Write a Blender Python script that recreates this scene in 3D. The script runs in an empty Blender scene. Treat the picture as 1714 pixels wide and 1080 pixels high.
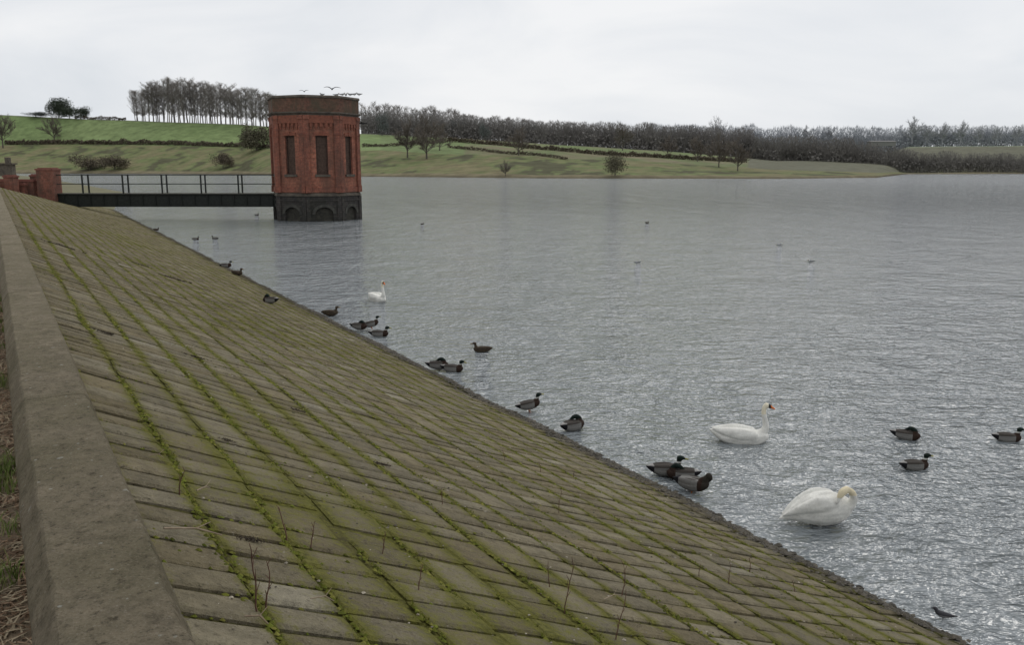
import bpy, bmesh, math, random
from mathutils import Vector, Matrix, noise
random.seed(7)
R=random.random
def U(a,b): return a+(b-a)*random.random()
F=1428.0; H=4.5; P=math.atan(258/F); c=math.cos(P); s_=math.sin(P)
def dr(u,v):
    a=(u-857)/F; b=(540-v)/F
    return Vector((a,c+b*s_,-s_+b*c))
def on_z(u,v,z=0.0):
    d=dr(u,v); t=(z-H)/d.z
    return Vector((d.x*t,d.y*t,z))
def at_y(u,v,Y):
    d=dr(u,v); t=Y/d.y
    return Vector((d.x*t,Y,H+d.z*t))
def vy(z,Y):
    m=(z-H)/Y; b=(m*c+s_)/(c-m*s_); return 540-F*b
def zy(v,Y):
    b=(540-v)/F; return H+Y*(-s_+b*c)/(c+b*s_)
def lerp(tab,x):
    if x<=tab[0][0]: return tab[0][1]
    for (a,p),(b,q) in zip(tab,tab[1:]):
        if x<=b: return p+(q-p)*(x-a)/(b-a)
    return tab[-1][1]
scene=bpy.context.scene
col=scene.collection
# ------------------------------------------------------------ materials
def newmat(name):
    m=bpy.data.materials.new(name); m.use_nodes=True
    nt=m.node_tree; nt.nodes.clear()
    o=nt.nodes.new('ShaderNodeOutputMaterial'); b=nt.nodes.new('ShaderNodeBsdfPrincipled')
    nt.links.new(b.outputs[0],o.inputs[0])
    return m,nt,b
class N:
    def __init__(s,nt): s.nt=nt
    def n(s,t,**k):
        x=s.nt.nodes.new(t)
        for a,b in k.items(): setattr(x,a,b)
        return x
    def l(s,a,b): s.nt.links.new(a,b)
    def noise(s,vec,scale,detail=4,rough=.6,dist=0):
        x=s.n('ShaderNodeTexNoise'); x.inputs['Scale'].default_value=scale
        x.inputs['Detail'].default_value=detail; x.inputs['Roughness'].default_value=rough
        x.inputs['Distortion'].default_value=dist
        if vec is not None: s.l(vec,x.inputs['Vector'])
        return x.outputs['Fac']
    def ramp(s,fac,stops):
        x=s.n('ShaderNodeValToRGB'); e=x.color_ramp.elements
        while len(e)<len(stops): e.new(.5)
        for i,(p,cc) in enumerate(stops):
            e[i].position=p; e[i].color=(cc[0],cc[1],cc[2],1) if not isinstance(cc,(int,float)) else (cc,cc,cc,1)
        s.l(fac,x.inputs[0]); return x.outputs[0]
    def rng(s,v,a,b,c0,c1):
        x=s.n('ShaderNodeMapRange'); 
        for i,q in zip((1,2,3,4),(a,b,c0,c1)): x.inputs[i].default_value=q
        s.l(v,x.inputs[0]); return x.outputs[0]
    def mix(s,f,a,b,mode='MIX'):
        x=s.n('ShaderNodeMix',data_type='RGBA',blend_type=mode)
        for v,i in ((f,0),(a,6),(b,7)):
            if isinstance(v,(int,float)): x.inputs[i].default_value=v
            elif isinstance(v,(tuple,list)): x.inputs[i].default_value=(v[0],v[1],v[2],1)
            else: s.l(v,x.inputs[i])
        return x.outputs[2]
    def math(s,op,a,b=None,clamp=False):
        x=s.n('ShaderNodeMath',operation=op,use_clamp=clamp)
        for v,i in ((a,0),(b,1)):
            if v is None: continue
            if isinstance(v,(int,float)): x.inputs[i].default_value=v
            else: s.l(v,x.inputs[i])
        return x.outputs[0]
    def mapping(s,vec,scale=(1,1,1),rot=(0,0,0)):
        x=s.n('ShaderNodeMapping'); x.inputs['Scale'].default_value=scale; x.inputs['Rotation'].default_value=rot
        s.l(vec,x.inputs['Vector']); return x.outputs[0]
    def bump(s,h,strength,dist,prev=None):
        x=s.n('ShaderNodeBump'); x.inputs['Distance'].default_value=dist
        if isinstance(strength,(int,float)): x.inputs['Strength'].default_value=strength
        else: s.l(strength,x.inputs['Strength'])
        s.l(h,x.inputs['Height'])
        if prev is not None: s.l(prev,x.inputs['Normal'])
        return x.outputs[0]
    def pos(s): return s.n('ShaderNodeNewGeometry').outputs['Position']
    def sep(s,v):
        x=s.n('ShaderNodeSeparateXYZ'); s.l(v,x.inputs[0]); return x.outputs
def simple(name,c1,c2,scale=3,rough=.85,bump=.3,bd=.02,detail=6):
    m,nt,b=newmat(name); g=N(nt); p=g.pos()
    f=g.noise(p,scale,detail,.65)
    colr=g.ramp(f,[(.3,c1),(.7,c2)])
    g.l(colr,b.inputs['Base Color']); b.inputs['Roughness'].default_value=rough
    b.inputs['Specular IOR Level'].default_value=.25
    if bump: g.l(g.bump(g.noise(p,scale*6,4),bump,bd),b.inputs['Normal'])
    return m
def attrmat(name,nscale=8,rough=.9,bump=0,bd=.01,var=.35,spec=.2):
    m,nt,b=newmat(name); g=N(nt); p=g.pos()
    a=g.n('ShaderNodeAttribute',attribute_name='Col')
    f=g.ramp(g.noise(p,nscale,5,.65),[(.25,1-var),(.75,1+var)])
    g.l(g.mix(1.0,a.outputs['Color'],f,'MULTIPLY'),b.inputs['Base Color'])
    b.inputs['Roughness'].default_value=rough; b.inputs['Specular IOR Level'].default_value=spec
    if bump: g.l(g.bump(g.noise(p,nscale*5,3),bump,bd),b.inputs['Normal'])
    return m
# ------------------------------------------------------------ mesh builder
class MB:
    def __init__(s): s.v=[];s.f=[];s.c=[]
    def add(s,vs,fs,colr=None):
        o=len(s.v); s.v.extend([tuple(x) for x in vs]); s.f.extend([tuple(i+o for i in f) for f in fs])
        if colr is not None: s.c.extend([colr]*len(vs))
    def box(s,cen,h,ax=None,colr=None):
        ax=ax or (Vector((1,0,0)),Vector((0,1,0)),Vector((0,0,1))); cen=Vector(cen)
        vs=[cen+ax[0]*h[0]*i+ax[1]*h[1]*j+ax[2]*h[2]*k for k in(-1,1) for j in(-1,1) for i in(-1,1)]
        s.add(vs,[(0,2,3,1),(4,5,7,6),(0,1,5,4),(2,6,7,3),(0,4,6,2),(1,3,7,5)],colr)
    def seg(s,p0,p1,r0,r1,n=4,colr=None):
        p0=Vector(p0);p1=Vector(p1); d=(p1-p0)
        if d.length<1e-6:return
        d.normalize(); a=d.orthogonal().normalized(); b=d.cross(a)
        vs=[]
        for p,r in((p0,r0),(p1,r1)):
            for i in range(n):
                t=2*math.pi*i/n; vs.append(p+a*math.cos(t)*r+b*math.sin(t)*r)
        fs=[(i,(i+1)%n,n+(i+1)%n,n+i) for i in range(n)]+[tuple(range(n-1,-1,-1)),tuple(range(n,2*n))]
        s.add(vs,fs,colr)
    def prism(s,pts,z0,z1,colr=None,r1=None):
        n=len(pts); pts1=r1 or pts
        vs=[(x,y,z0) for x,y in pts]+[(x,y,z1) for x,y in pts1]
        fs=[(i,(i+1)%n,n+(i+1)%n,n+i) for i in range(n)]+[tuple(range(n-1,-1,-1)),tuple(range(n,2*n))]
        s.add(vs,fs,colr)
    def mesh(s,name,mat,org=(0,0,0),uv=True,smooth=False):
        me=bpy.data.meshes.new(name); o=Vector(org)
        me.from_pydata([(x-o.x,y-o.y,z-o.z) for x,y,z in s.v],[],s.f); me.update()
        if s.c and len(s.c)==len(s.v):
            a=me.color_attributes.new('Col','FLOAT_COLOR','POINT')
            fl=[]; [fl.extend((q[0],q[1],q[2],1)) for q in s.c]; a.data.foreach_set('color',fl)
        if uv:
            l=me.uv_layers.new(name='UV')
            for p in me.polygons:
                nn=p.normal
                if abs(nn.z)>.8: t=Vector((1,0,0)); w=Vector((0,1,0))
                else: t=Vector((-nn.y,nn.x,0)).normalized(); w=Vector((0,0,1))
                for li in p.loop_indices:
                    q=me.vertices[me.loops[li].vertex_index].co
                    l.data[li].uv=(q.dot(t),q.dot(w))
        if smooth: me.shade_smooth()
        me.materials.append(mat); return me
def link(name,me,parent=None,loc=(0,0,0)):
    o=bpy.data.objects.new(name,me); col.objects.link(o); o.location=loc
    if parent: o.parent=parent
    return o
def empty(name,loc):
    o=bpy.data.objects.new(name,None); o.empty_display_size=.2; col.objects.link(o); o.location=loc; return o
def tag(o,label,cat,group=None):
    o['label']=label;o['category']=cat
    if group:o['group']=group
def struct(o): o['kind']='structure'
def stuff(o,label,cat): o['kind']='stuff'; o['label']=label; o['category']=cat
# ------------------------------------------------------------ camera, world, sun
cam=bpy.data.cameras.new('camera'); cam.lens=30; cam.sensor_width=36; cam.clip_end=20000; cam.clip_start=.05
co=bpy.data.objects.new('camera',cam); col.objects.link(co); co.location=(0,0,H); co.rotation_euler=(math.pi/2-P,0,0)
scene.camera=co
w=bpy.data.worlds.new('World'); scene.world=w; w.use_nodes=True; nt=w.node_tree; nt.nodes.clear(); g=N(nt)
out=g.n('ShaderNodeOutputWorld'); bg=g.n('ShaderNodeBackground'); g.l(bg.outputs[0],out.inputs[0]); bg.inputs[1].default_value=.1
sky=g.n('ShaderNodeTexSky',sky_type='NISHITA'); sky.sun_disc=False; sky.sun_elevation=math.radians(48); sky.sun_rotation=math.radians(60)
tc=g.n('ShaderNodeTexCoord').outputs['Generated']
mp=g.mapping(tc,(1,1,3.0),(.1,.05,.4))
n1=g.noise(mp,2.3,7,.52,.5)
cl=g.ramp(n1,[(.30,(7.0,7.35,7.8)),(.45,(8.1,8.3,8.6)),(.60,(9.1,9.15,9.25))])
g.l(g.mix(.96,sky.outputs[0],cl),bg.inputs[0])
su=bpy.data.lights.new('sun','SUN'); su.energy=.9; su.angle=math.radians(25); su.color=(1,.96,.9)
so=bpy.data.objects.new('sun',su); col.objects.link(so); so.rotation_euler=(math.radians(42),0,math.radians(60+90)); so.location=(0,0,50)
scene.view_settings.view_transform='Standard'; scene.view_settings.look='None'; scene.view_settings.exposure=0
# ------------------------------------------------------------ water
m,nt,b=newmat('lake_water'); g=N(nt); p=g.pos(); yy=g.sep(p)[1]
big=g.noise(g.mapping(p,(.02,.05,1)),1.0,3,.6)
a0=g.noise(g.mapping(p,(.45,1.5,1),(0,0,math.radians(32))),8.0,2,.5,.3)
a1=g.noise(g.mapping(p,(.75,1.35,1),(0,0,math.radians(-14))),4.2,3,.6,.4)
a2=g.noise(g.mapping(p,(.75,1.3,1),(0,0,math.radians(8))),1.5,4,.62,.6)
a3=g.noise(g.mapping(p,(.8,.8,1),(0,0,math.radians(12))),.42,5,.70,.4)
a4=g.noise(g.mapping(p,(2.6,1,1),(0,0,math.radians(-6))),.13,6,.74,.3)
amp=g.rng(big,.3,.7,.75,1.1)
bn=g.bump(a0,.55,.02); bn=g.bump(a1,g.math('MULTIPLY',amp,.95),.11,bn); bn=g.bump(a2,g.math('MULTIPLY',amp,.9),.24,bn); bn=g.bump(a3,g.rng(yy,10,70,.6,1),.70,bn)
bn=g.bump(a4,g.rng(yy,25,110,.0,1),2.6,bn)
g.l(bn,b.inputs['Normal'])
g.l(g.ramp(big,[(.3,(.165,.185,.195)),(.7,(.20,.22,.23))]),b.inputs['Base Color'])
g.l(g.rng(yy,10,300,.05,.11),b.inputs['Roughness']); b.inputs['IOR'].default_value=1.65
mb=MB(); xs=[-2500,-500,-100,0,100,500,2500]; ys=[-40,0,50,200,800,3500]
mb.add([(x,y,0) for y in ys for x in xs],[(j*7+i,j*7+i+1,(j+1)*7+i+1,(j+1)*7+i) for j in range(5) for i in range(6)])
o=link('water',mb.mesh('water',m,uv=False)); struct(o)
# ------------------------------------------------------------ far terrain
uT=[-400,0,100,400,600,750,900,1100,1300,1470,1520,1714,2200]
def T(vals): return list(zip(uT,vals))
shoreT=T([290.5,290.5,290.5,291.5,295.5,297,298.5,299,299.3,297.5,291.5,291,291])
hedT=T([238,242,240,246,251,256,262,271,284,290,287,285,285])
ridT=T([190,192,197,208,224,231,240,252,268,262,246,244,244])
d1T=T([170,170,170,150,130,120,110,110,110,150,120,120,120])
d2T=T([1000,1000,1000,950,850,800,780,800,850,1000,1150,1200,1200])
def prof(u):
    D0=on_z(857,lerp(shoreT,u)).y; D1=D0+lerp(d1T,u); D2=max(lerp(d2T,u),D1+60)
    z1=zy(lerp(hedT,u),D1); z2=zy(lerp(ridT,u),D2)
    return [(D0*.9,-4),(D0,0),(D0+4,1.0),(D1,z1),(D2,z2),(D2+120,z2+1),(D2+600,z2*.8),(D2+4000,z2*.6)]
def tz(u,Y): return lerp(prof(u),Y)+ (noise.noise(Vector((u*.01,Y*.01,3)))*.8 if Y>prof(u)[2][0] else 0)
def kk(u): return (u-857)/(F*(c+.2*s_))
def place(u,v):
    pr=prof(u); Y=pr[1][0]; best=Y;bd=1e9
    while Y<pr[4][0]+80:
        dv=abs(vy(tz(u,Y),Y)-v)
        if dv<bd: bd=dv;best=Y
        Y+=3
    return best
mb=MB(); us=[x for x in range(-420,2200,5)]
rows=[(0,0),(1,0),(1,.5),(2,0)]+[(2,i/26) for i in range(1,26)]+[(3,i/26) for i in range(0,26)]+[(4,i/6) for i in range(6)]+[(5,i/4) for i in range(4)]+[(6,0),(6,.3),(6,1)]
def cl01(x): return min(1,max(0,x))
for ri,(a,t) in enumerate(rows):
    for u in us:
        pr=prof(u)
        if a==6 and t==1: Y,z=pr[7]
        else: Y=pr[a][0]+(pr[a+1][0]-pr[a][0])*t; z=pr[a][1]+(pr[a+1][1]-pr[a][1])*t
        if a>=2: z+=noise.noise(Vector((u*.01,Y*.01,3)))*.8
        x=kk(u)*Y
        nz=noise.fractal(Vector((x*.03,Y*.02,1)),1,2,5)
        nh=noise.fractal(Vector((x*.10,Y*.05,9)),1,2,4)
        nf=noise.noise(Vector((x*.006,Y*.006,5)))
        if a<=1: cc=(.12,.105,.07)
        elif a==2:
            cc=Vector((.115,.150,.060)).lerp(Vector((.165,.150,.085)),cl01(.45+nz*1.1+nh*.7))
            if nz+nh*.5<-.26: cc=Vector((.085,.085,.05))
            if t<.04: cc=Vector((.17,.15,.095))
        elif a==3:  # field greens raised and muted, aerial haze painted into the colour
            if u<640: cc=Vector((.150,.205,.085)).lerp(Vector((.175,.225,.10)),cl01(.5+nf*2+nz*.3))
            elif u<780: cc=Vector((.145,.185,.085))
            elif t<.45: cc=Vector((.130,.155,.075)).lerp(Vector((.175,.155,.10)),cl01(.5+nz+nh*.5))
            else: cc=Vector((.145,.185,.085)).lerp(Vector((.17,.168,.10)),cl01(.3+nz))
            if u>1250: cc=Vector((.13,.13,.095))
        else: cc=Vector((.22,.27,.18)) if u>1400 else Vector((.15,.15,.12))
        mb.v.append((x,Y,z)); mb.c.append(tuple(cc))
nc=len(us)
for j in range(len(rows)-1):
    for i in range(nc-1): mb.f.append((j*nc+i,j*nc+i+1,(j+1)*nc+i+1,(j+1)*nc+i))
mt=attrmat('field_grass',.12,.95,0,var=.35,spec=.05)
o=link('hills',mb.mesh('hills',mt,uv=False,smooth=True)); struct(o)
# ------------------------------------------------------------ dam embankment frame
an=Vector((-.516,.857,0)).normalized(); nn_=Vector((.857,.516,0)).normalized(); W0=Vector((.444,0,0))
ZT=2.98
def wd(s): return 7.10+.0438*(.857*s)
def E(s,d,off=0.0):
    q=W0+an*s+nn_*d
    zz=ZT*(1-d/wd(s)); sag=-.10*math.sin(math.pi*min(max(d/wd(s),0),1))
    und=.035*noise.noise(Vector((s*.45,d*.45,3)))
    return Vector((q.x,q.y,zz+sag+off+und))
mb=MB(); ss=[-8+i*.5 for i in range(0,250)]; ds=[i/30 for i in range(0,40)]
for s in ss:
    for t in ds: mb.v.append(tuple(E(s,t*wd(s),-.020+.008*noise.noise(Vector((s*3,t*25,0))))))
nd=len(ds)
for i in range(len(ss)-1):
    for j in range(nd-1): mb.f.append((i*nd+j,i*nd+j+1,(i+1)*nd+j+1,(i+1)*nd+j))
CW=.37; CL=.25
def slope_mat(name,blocks):
    m,nt,b=newmat(name); g=N(nt); p=g.pos(); z=g.sep(p)[2]
    n1=g.noise(p,1.1,6,.65); n2=g.noise(p,8,7,.75); n3=g.noise(p,.35,3,.5); n4=g.noise(p,70,4,.65); n5=g.noise(p,26,5,.7)
    if blocks:
        a=g.n('ShaderNodeAttribute',attribute_name='Col').outputs['Color']
        base=g.mix(1,a,g.ramp(n2,[(.28,.60),(.72,1.38)]),'MULTIPLY')
        base=g.mix(g.ramp(n4,[(.58,0),(.70,.5)]),base,(.30,.275,.22))
        base=g.mix(g.ramp(n5,[(.30,.7),(.44,0)]),base,(.04,.033,.022))
        uvn=g.n('ShaderNodeUVMap'); sp=g.sep(uvn.outputs[0]); d=g.math('ADD',sp[1],g.math('MULTIPLY',g.math('SUBTRACT',g.noise(p,3,3,.5),.5),.10))
        jt=g.math('ABSOLUTE',g.math('SUBTRACT',g.math('FRACT',g.math('DIVIDE',d,CW)),.5))
        mk=g.math('ADD',g.math('MULTIPLY',g.math('POWER',g.math('MULTIPLY',jt,2),3),.48),g.math('MULTIPLY',g.math('ADD',n1,n2),.5))
        mk=g.math('ADD',mk,g.math('MULTIPLY',g.math('SUBTRACT',n3,.5),.8))
        mk=g.math('ADD',mk,g.math('MULTIPLY',g.math('SUBTRACT',n5,.5),.8))
        mask=g.ramp(mk,[(.58,0),(.84,.9)])
    else:
        base=g.ramp(n2,[(.3,(.035,.028,.016)),(.7,(.080,.064,.036))]); mask=g.ramp(g.math('ADD',n1,g.math('MULTIPLY',n5,.3)),[(.48,.1),(.74,.95)])
    moss=g.ramp(n5,[(.3,(.062,.062,.012)),(.7,(.165,.160,.034))])
    cc=g.mix(mask,base,moss)
    wet=g.ramp(g.math('ADD',z,g.math('MULTIPLY',g.math('SUBTRACT',n2,.5),.3)),[(.03,.28),(.24,1)])
    cc=g.mix(1,cc,wet,'MULTIPLY')
    g.l(cc,b.inputs['Base Color']); 
    g.l(g.ramp(z,[(.02,.35),(.1,.95)]),b.inputs['Roughness']); b.inputs['Specular IOR Level'].default_value=.12
    g.l(g.bump(n2,.6,.03,g.bump(n5,1.0,.025,g.bump(n4,.8,.008))),b.inputs['Normal'])
    return m
o=link('embankment',mb.mesh('embankment',slope_mat('earth_and_moss',False),uv=False,smooth=True)); struct(o)
mb=MB(); uvs=[]
s_hi=108
nc_=int(13/CW)
def wb(s,k): return .09*noise.noise(Vector((s*.35,k*.22,8)))+.03*noise.noise(Vector((s*2.1,k*.9,2)))
def dl(s,k): return .07*noise.noise(Vector((s*.6,k*.5,1)))
for k in range(nc_):
    ph=U(-.02,.02); s=-4+ph
    while s<s_hi:
        L=CL
        if s>75: L*=2
        elif R()<.05: L*=2
        w1_=wb(s,k); w2_=wb(s+L,k)
        if k*CW<wd(s)+.35 and not(k==0 and .75<s<2.65):
            g1=.004+.006*R(); g2=.009+.008*R()
            if s>25: g2+=.008
            lft=U(-.005,.005)+(U(-.02,.012) if R()<.05 else 0); tl=[U(-.004,.004) for _ in range(4)]
            rise=U(.0025,.0065)+(.003 if s>15 else 0)
            jj=lambda: U(-.011,.011)
            cs=[(s+g2+w1_+jj(),k*CW+g1+dl(s,k)+jj()),(s+L-g2+w2_+jj(),k*CW+g1+dl(s+L,k)+jj()),
                (s+L-g2+w2_+jj(),(k+1)*CW-g1+dl(s+L,k)+jj()),(s+g2+w1_+jj(),(k+1)*CW-g1+dl(s,k)+jj())]
            tz_=[rise,-rise,-rise,rise]
            cx=sum(q[0] for q in cs)/4; cy=sum(q[1] for q in cs)/4
            vs=[];
            for (ix,iy),zo in(((1,1),-.045),((1,1),-.012),((.82,.90),.002)):
                for q,t,tt in zip(cs,tl,tz_):
                    a=cx+(q[0]-cx)*ix; bq=cy+(q[1]-cy)*iy
                    vs.append(E(a,bq,zo+lft+t+tt)); uvs.append((a,bq))
            vs.append(E(cx,cy,.006+lft)); uvs.append((cx,cy))
            br=U(.80,1.16); tn=R()
            cc=Vector((.165,.138,.084)).lerp(Vector((.195,.172,.120)),tn)*br
            if R()<.03: cc=Vector((.25,.225,.165))*U(.8,1.05)
            fs=[(0,1,5,4),(1,2,6,5),(2,3,7,6),(3,0,4,7),(4,5,9,8),(5,6,10,9),(6,7,11,10),(7,4,8,11),(8,9,12),(9,10,12),(10,11,12),(11,8,12)]
            mb.add(vs,fs,tuple(cc))
        s+=L
me=mb.mesh('stone_paving',slope_mat('stone_blocks',True),uv=False)
l=me.uv_layers.new(name='UV')
vi=[0]*len(me.loops); me.loops.foreach_get('vertex_index',vi)
fl=[]; [fl.extend(uvs[i]) for i in vi]; l.data.foreach_set('uv',fl)
bm=bmesh.new(); bm.from_mesh(me); bmesh.ops.recalc_face_normals(bm,faces=bm.faces); bm.to_mesh(me); bm.free()
o=link('embankment_paving',me); struct(o)
# low moss cushions
mb=MB()
def cushion(base,r,h,cc):
    n=5; a0=U(0,6.28); vs=[base+Vector((0,0,h))]
    for i in range(n):
        a=a0+i*6.283/n; rr_=r*U(.7,1.3); o_=Vector((math.cos(a)*rr_,math.sin(a)*rr_,0)); vs.append(base+o_+Vector((0,0,-.42*o_.dot(nn_)-.003)))
    mb.add(vs,[(0,1+i,1+(i+1)%n) for i in range(n)],cc)
MC=[(.085,.092,.016),(.115,.12,.022),(.145,.14,.034),(.07,.078,.015),(.10,.115,.02)]
for k in range(0,27):
    s=-1.0
    while s<50:
        s+=U(.004,.012)*(1+max(0,s)/9)
        if k*CW>wd(s): continue
        dens=noise.noise(Vector((s*.4,k*.9,2)))*.6+noise.noise(Vector((s*3,k*3.1,7)))*.35
        if dens<-.10: continue
        dd=k*CW+dl(s,k)+random.gauss(0,.014+.05*max(0,dens)); base=E(s,dd,-.002)
        if base.z<.14: continue
        q=U(.8,1.35); cushion(base,U(.006,.014)*(1+s/20),U(.004,.011),tuple(x*q for x in random.choice(MC)))
        if R()<.06 and s<8:
            for b_ in range(4):
                an2=U(0,6.28); t=base+Vector((math.cos(an2)*.012,math.sin(an2)*.012,U(.012,.03))); wv=Vector((-math.sin(an2),math.cos(an2),0))*.0025
                mb.add([base-wv,base+wv,t],[(0,1,2)],random.choice(MC))
for i in range(16000):
    s=U(-1,30); dd=U(0,wd(s)); kq=int(dd/CW)
    if i%3: s=-4+round((s+4)/CL)*CL+wb(s,kq)+random.gauss(0,.014)
    if noise.noise(Vector((s*.8,dd*.8,12)))<(-.05 if i%3 else .12): continue
    base=E(s,dd,-.008 if i%3 else .004)
    if base.z<.14: continue
    q=U(.7,1.2); cushion(base,U(.006,.015),U(.003,.008),tuple(x*q for x in random.choice(MC)))
mgrass=attrmat('moss_blades',6,.95,var=.3,spec=.08)
o=link('moss',mb.mesh('moss',mgrass,uv=False)); stuff(o,'green moss growing in the joints of the stone slope','moss')
# shoreline pebbles / debris
mb=MB()
def pebble(p,r,cc):
    vs=[];rr=[(0,0,1),(1,0,0),(0,1,0),(-1,0,0),(0,-1,0),(.7,.7,.5),(-.7,.6,.5),(-.7,-.7,.4),(.7,-.7,.5)]
    a=U(0,6.28);ca,sa=math.cos(a),math.sin(a)
    for q in rr:
        k=r*U(.75,1.2); vs.append((p.x+(q[0]*ca-q[1]*sa)*k,p.y+(q[0]*sa+q[1]*ca)*k,p.z+q[2]*k*.6))
    mb.add(vs,[(0,5,6),(0,6,7),(0,7,8),(0,8,5),(5,1,2),(5,2,6),(6,2,3),(6,3,7),(7,3,4),(7,4,8),(8,4,1),(8,1,5)],cc)
for i in range(10000):
    s=U(3,80)
    if R()<.6: s=U(2,28)
    d=wd(s)+random.gauss(-.05+.24*noise.noise(Vector((s*.8,1,1)))+.12*noise.noise(Vector((s*3,1,1))),.14)
    p=E(s,d,.0)
    q=U(.5,1.5); pebble(p,U(.008,.036)*(1.7 if R()<.06 else 1),tuple(x*q for x in (.055,.047,.034)))
for i in range(3200):
    s=U(-1,24); d=U(.2,wd(s)-.2); q=U(.7,1.5); pebble(E(s,d,.004),U(.003,.012),tuple(x*q for x in random.choice([(.13,.11,.08),(.26,.23,.18),(.05,.04,.03)])))
o=link('shore_pebbles',mb.mesh('shore_pebbles',attrmat('wet_pebbles',20,.6,var=.3),uv=False)); stuff(o,'small dark pebbles and debris along the water line','pebbles')
# land beyond the bridge
mb=MB()
cr=[(W0+an*104),(Vector((-60,107,0))),(Vector((-88,146,0))),(Vector((-130,215,0))),(Vector((-215,345,0))),(Vector((-340,540,0))),(Vector((-520,800,0)))]
wl=[(W0+an*104+nn_*wd(104)),on_z(196,340),on_z(216,323),on_z(150,311),on_z(104,303.5),on_z(60,296),on_z(0,291)]
rowsP=[]
for a_,b_ in zip(cr,wl):
    r=[]
    for i in range(14):
        t=i/10; q=a_+(b_-a_)*t; r.append(Vector((q.x,q.y,(ZT-.1)*(1-t)-.02)))
    rowsP.append(r)
rr=[]
for a_,b_ in zip(rowsP,rowsP[1:]):
    for k in range(6): rr.append([p+(q-p)*(k/6) for p,q in zip(a_,b_)])
rr.append(rowsP[-1])
for r in rr: mb.v.extend([tuple(x) for x in r])
for j in range(len(rr)-1):
    for i in range(13): mb.f.append((j*14+i,j*14+i+1,(j+1)*14+i+1,(j+1)*14+i))
shore=simple('shore_grass',(.10,.105,.05),(.175,.155,.095),.6,.95,.3,.05)
o=link('shore_ground',mb.mesh('shore_ground',shore,uv=False,smooth=True)); struct(o)
mb=MB(); ss=[-10+i*3 for i in range(42)]; os_=[-.30,-.6,-1.0,-1.6,-3,-8,-30]
for s in ss:
    for q in os_:
        p=W0+an*s+nn_*q; mb.v.append((p.x,p.y,2.70+.03*noise.noise(Vector((s,q*3,0))) ))
for i in range(len(ss)-1):
    for j in range(len(os_)-1): mb.f.append((i*7+j,(i+1)*7+j,(i+1)*7+j+1,i*7+j+1))
q0=W0+an*113; 
mb.add([(q0.x,q0.y,2.7),(-520,800,2.8),(-900,800,3),(q0.x-300,q0.y,2.7)],[(0,1,2,3)])
pm_=simple('path_earth',(.11,.08,.05),(.24,.185,.125),5,.95,.8,.04)
o=link('ground',mb.mesh('ground',pm_,uv=False)); struct(o)
# ------------------------------------------------------------ parapet wall
m,nt,b=newmat('coping_stone'); g=N(nt); p=g.pos()
n1=g.noise(p,1.8,6,.65); n2=g.noise(p,10,9,.8); n3=g.noise(p,110,5,.75); n6=g.noise(p,32,6,.78)
at=g.n('ShaderNodeAttribute',attribute_name='Col').outputs['Color']
base=g.mix(1,at,g.ramp(n2,[(.28,.42),(.5,1.0),(.70,1.45)]),'MULTIPLY')
base=g.mix(g.ramp(n1,[(.40,0),(.66,.65)]),base,(.12,.108,.06))
base=g.mix(g.ramp(n3,[(.55,0),(.64,.55)]),base,(.32,.29,.23))
for sc,sel,th in((9,.78,.18),(24,.80,.22)):
    vor=g.n('ShaderNodeTexVoronoi'); vor.inputs['Scale'].default_value=sc; g.l(p,vor.inputs['Vector']); 
    lich=g.ramp(g.math('ADD',vor.outputs['Distance'],g.math('MULTIPLY',n6,.25)),[(th+.02,1),(th+.08,0)])
    lsel=g.ramp(g.sep(vor.outputs['Color'])[0],[(sel,0),(sel+.02,.8)])
    base=g.mix(g.math('MULTIPLY',lich,lsel),base,(.38,.38,.33))
base=g.mix(g.ramp(n6,[(.34,.8),(.46,0)]),base,(.055,.046,.03))
base=g.mix(g.ramp(n3,[(.32,.8),(.43,0)]),base,(.05,.042,.028))
g.l(base,b.inputs['Base Color']); b.inputs['Roughness'].default_value=.95; b.inputs['Specular IOR Level'].default_value=.12
g.l(g.bump(n2,.8,.03,g.bump(n6,1.0,.016,g.bump(n3,1.0,.007))),b.inputs['Normal'])
cop=m
org=W0+Vector((0,0,2.7))
wall_root=empty('parapet_wall',org); tag(wall_root,'low parapet wall of weathered stone coping slabs along the dam','wall')
mb=MB(); s=-2.45
while s<112:
    L=U(1.45,1.65)
    dz=U(-.002,.002); do=U(-.002,.002); br=U(.94,1.06); cc=tuple(x*br for x in (.212,.180,.126))
    pr=[(.0,2.85),(.0,3.14),(-.006,3.19),(-.035,3.285),(-.045,3.30),(-.12,3.302),(-.2,3.303),(-.28,3.302),(-.335,3.30),(-.345,3.292),(-.392,3.215),(-.40,3.19),(-.40,3.02)]
    nsub=40 if s<8 else 8; vs=[];
    for k in range(nsub+1):
        sp=s+.001+(L-.002)*k/nsub; e=.001 if k in(0,nsub) else 0
        for (oo,zz) in pr:
            chip=.016*max(0,noise.noise(Vector((sp*8,oo*14,zz*9)))-.1) if zz>3.15 else 0
            q=W0+an*sp+nn_*(oo+do+(e if oo<-.2 else -e)+.007*noise.noise(Vector((sp*5,oo*9,zz*6)))+(chip if oo<-.2 else -chip))
            vs.append((q.x,q.y,zz+dz-e*(zz>3)-chip*.6+.005*noise.noise(Vector((sp*4,oo*12,4)))))
    m_=len(pr); fs=[]
    for k in range(nsub):
        for i in range(m_): fs.append((k*m_+i,(k+1)*m_+i,(k+1)*m_+(i+1)%m_,k*m_+(i+1)%m_))
    fs.append(tuple(range(m_))); fs.append(tuple(nsub*m_+i for i in reversed(range(m_))))
    mb.add(vs,fs,cc); s+=L
link('coping',mb.mesh('coping',cop,org),wall_root)
mb=MB(); a0=W0+an*-3; a1_=W0+an*112
q=[a0+nn_*-.06,a0+nn_*-.36,a1_+nn_*-.36,a1_+nn_*-.06]
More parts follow.
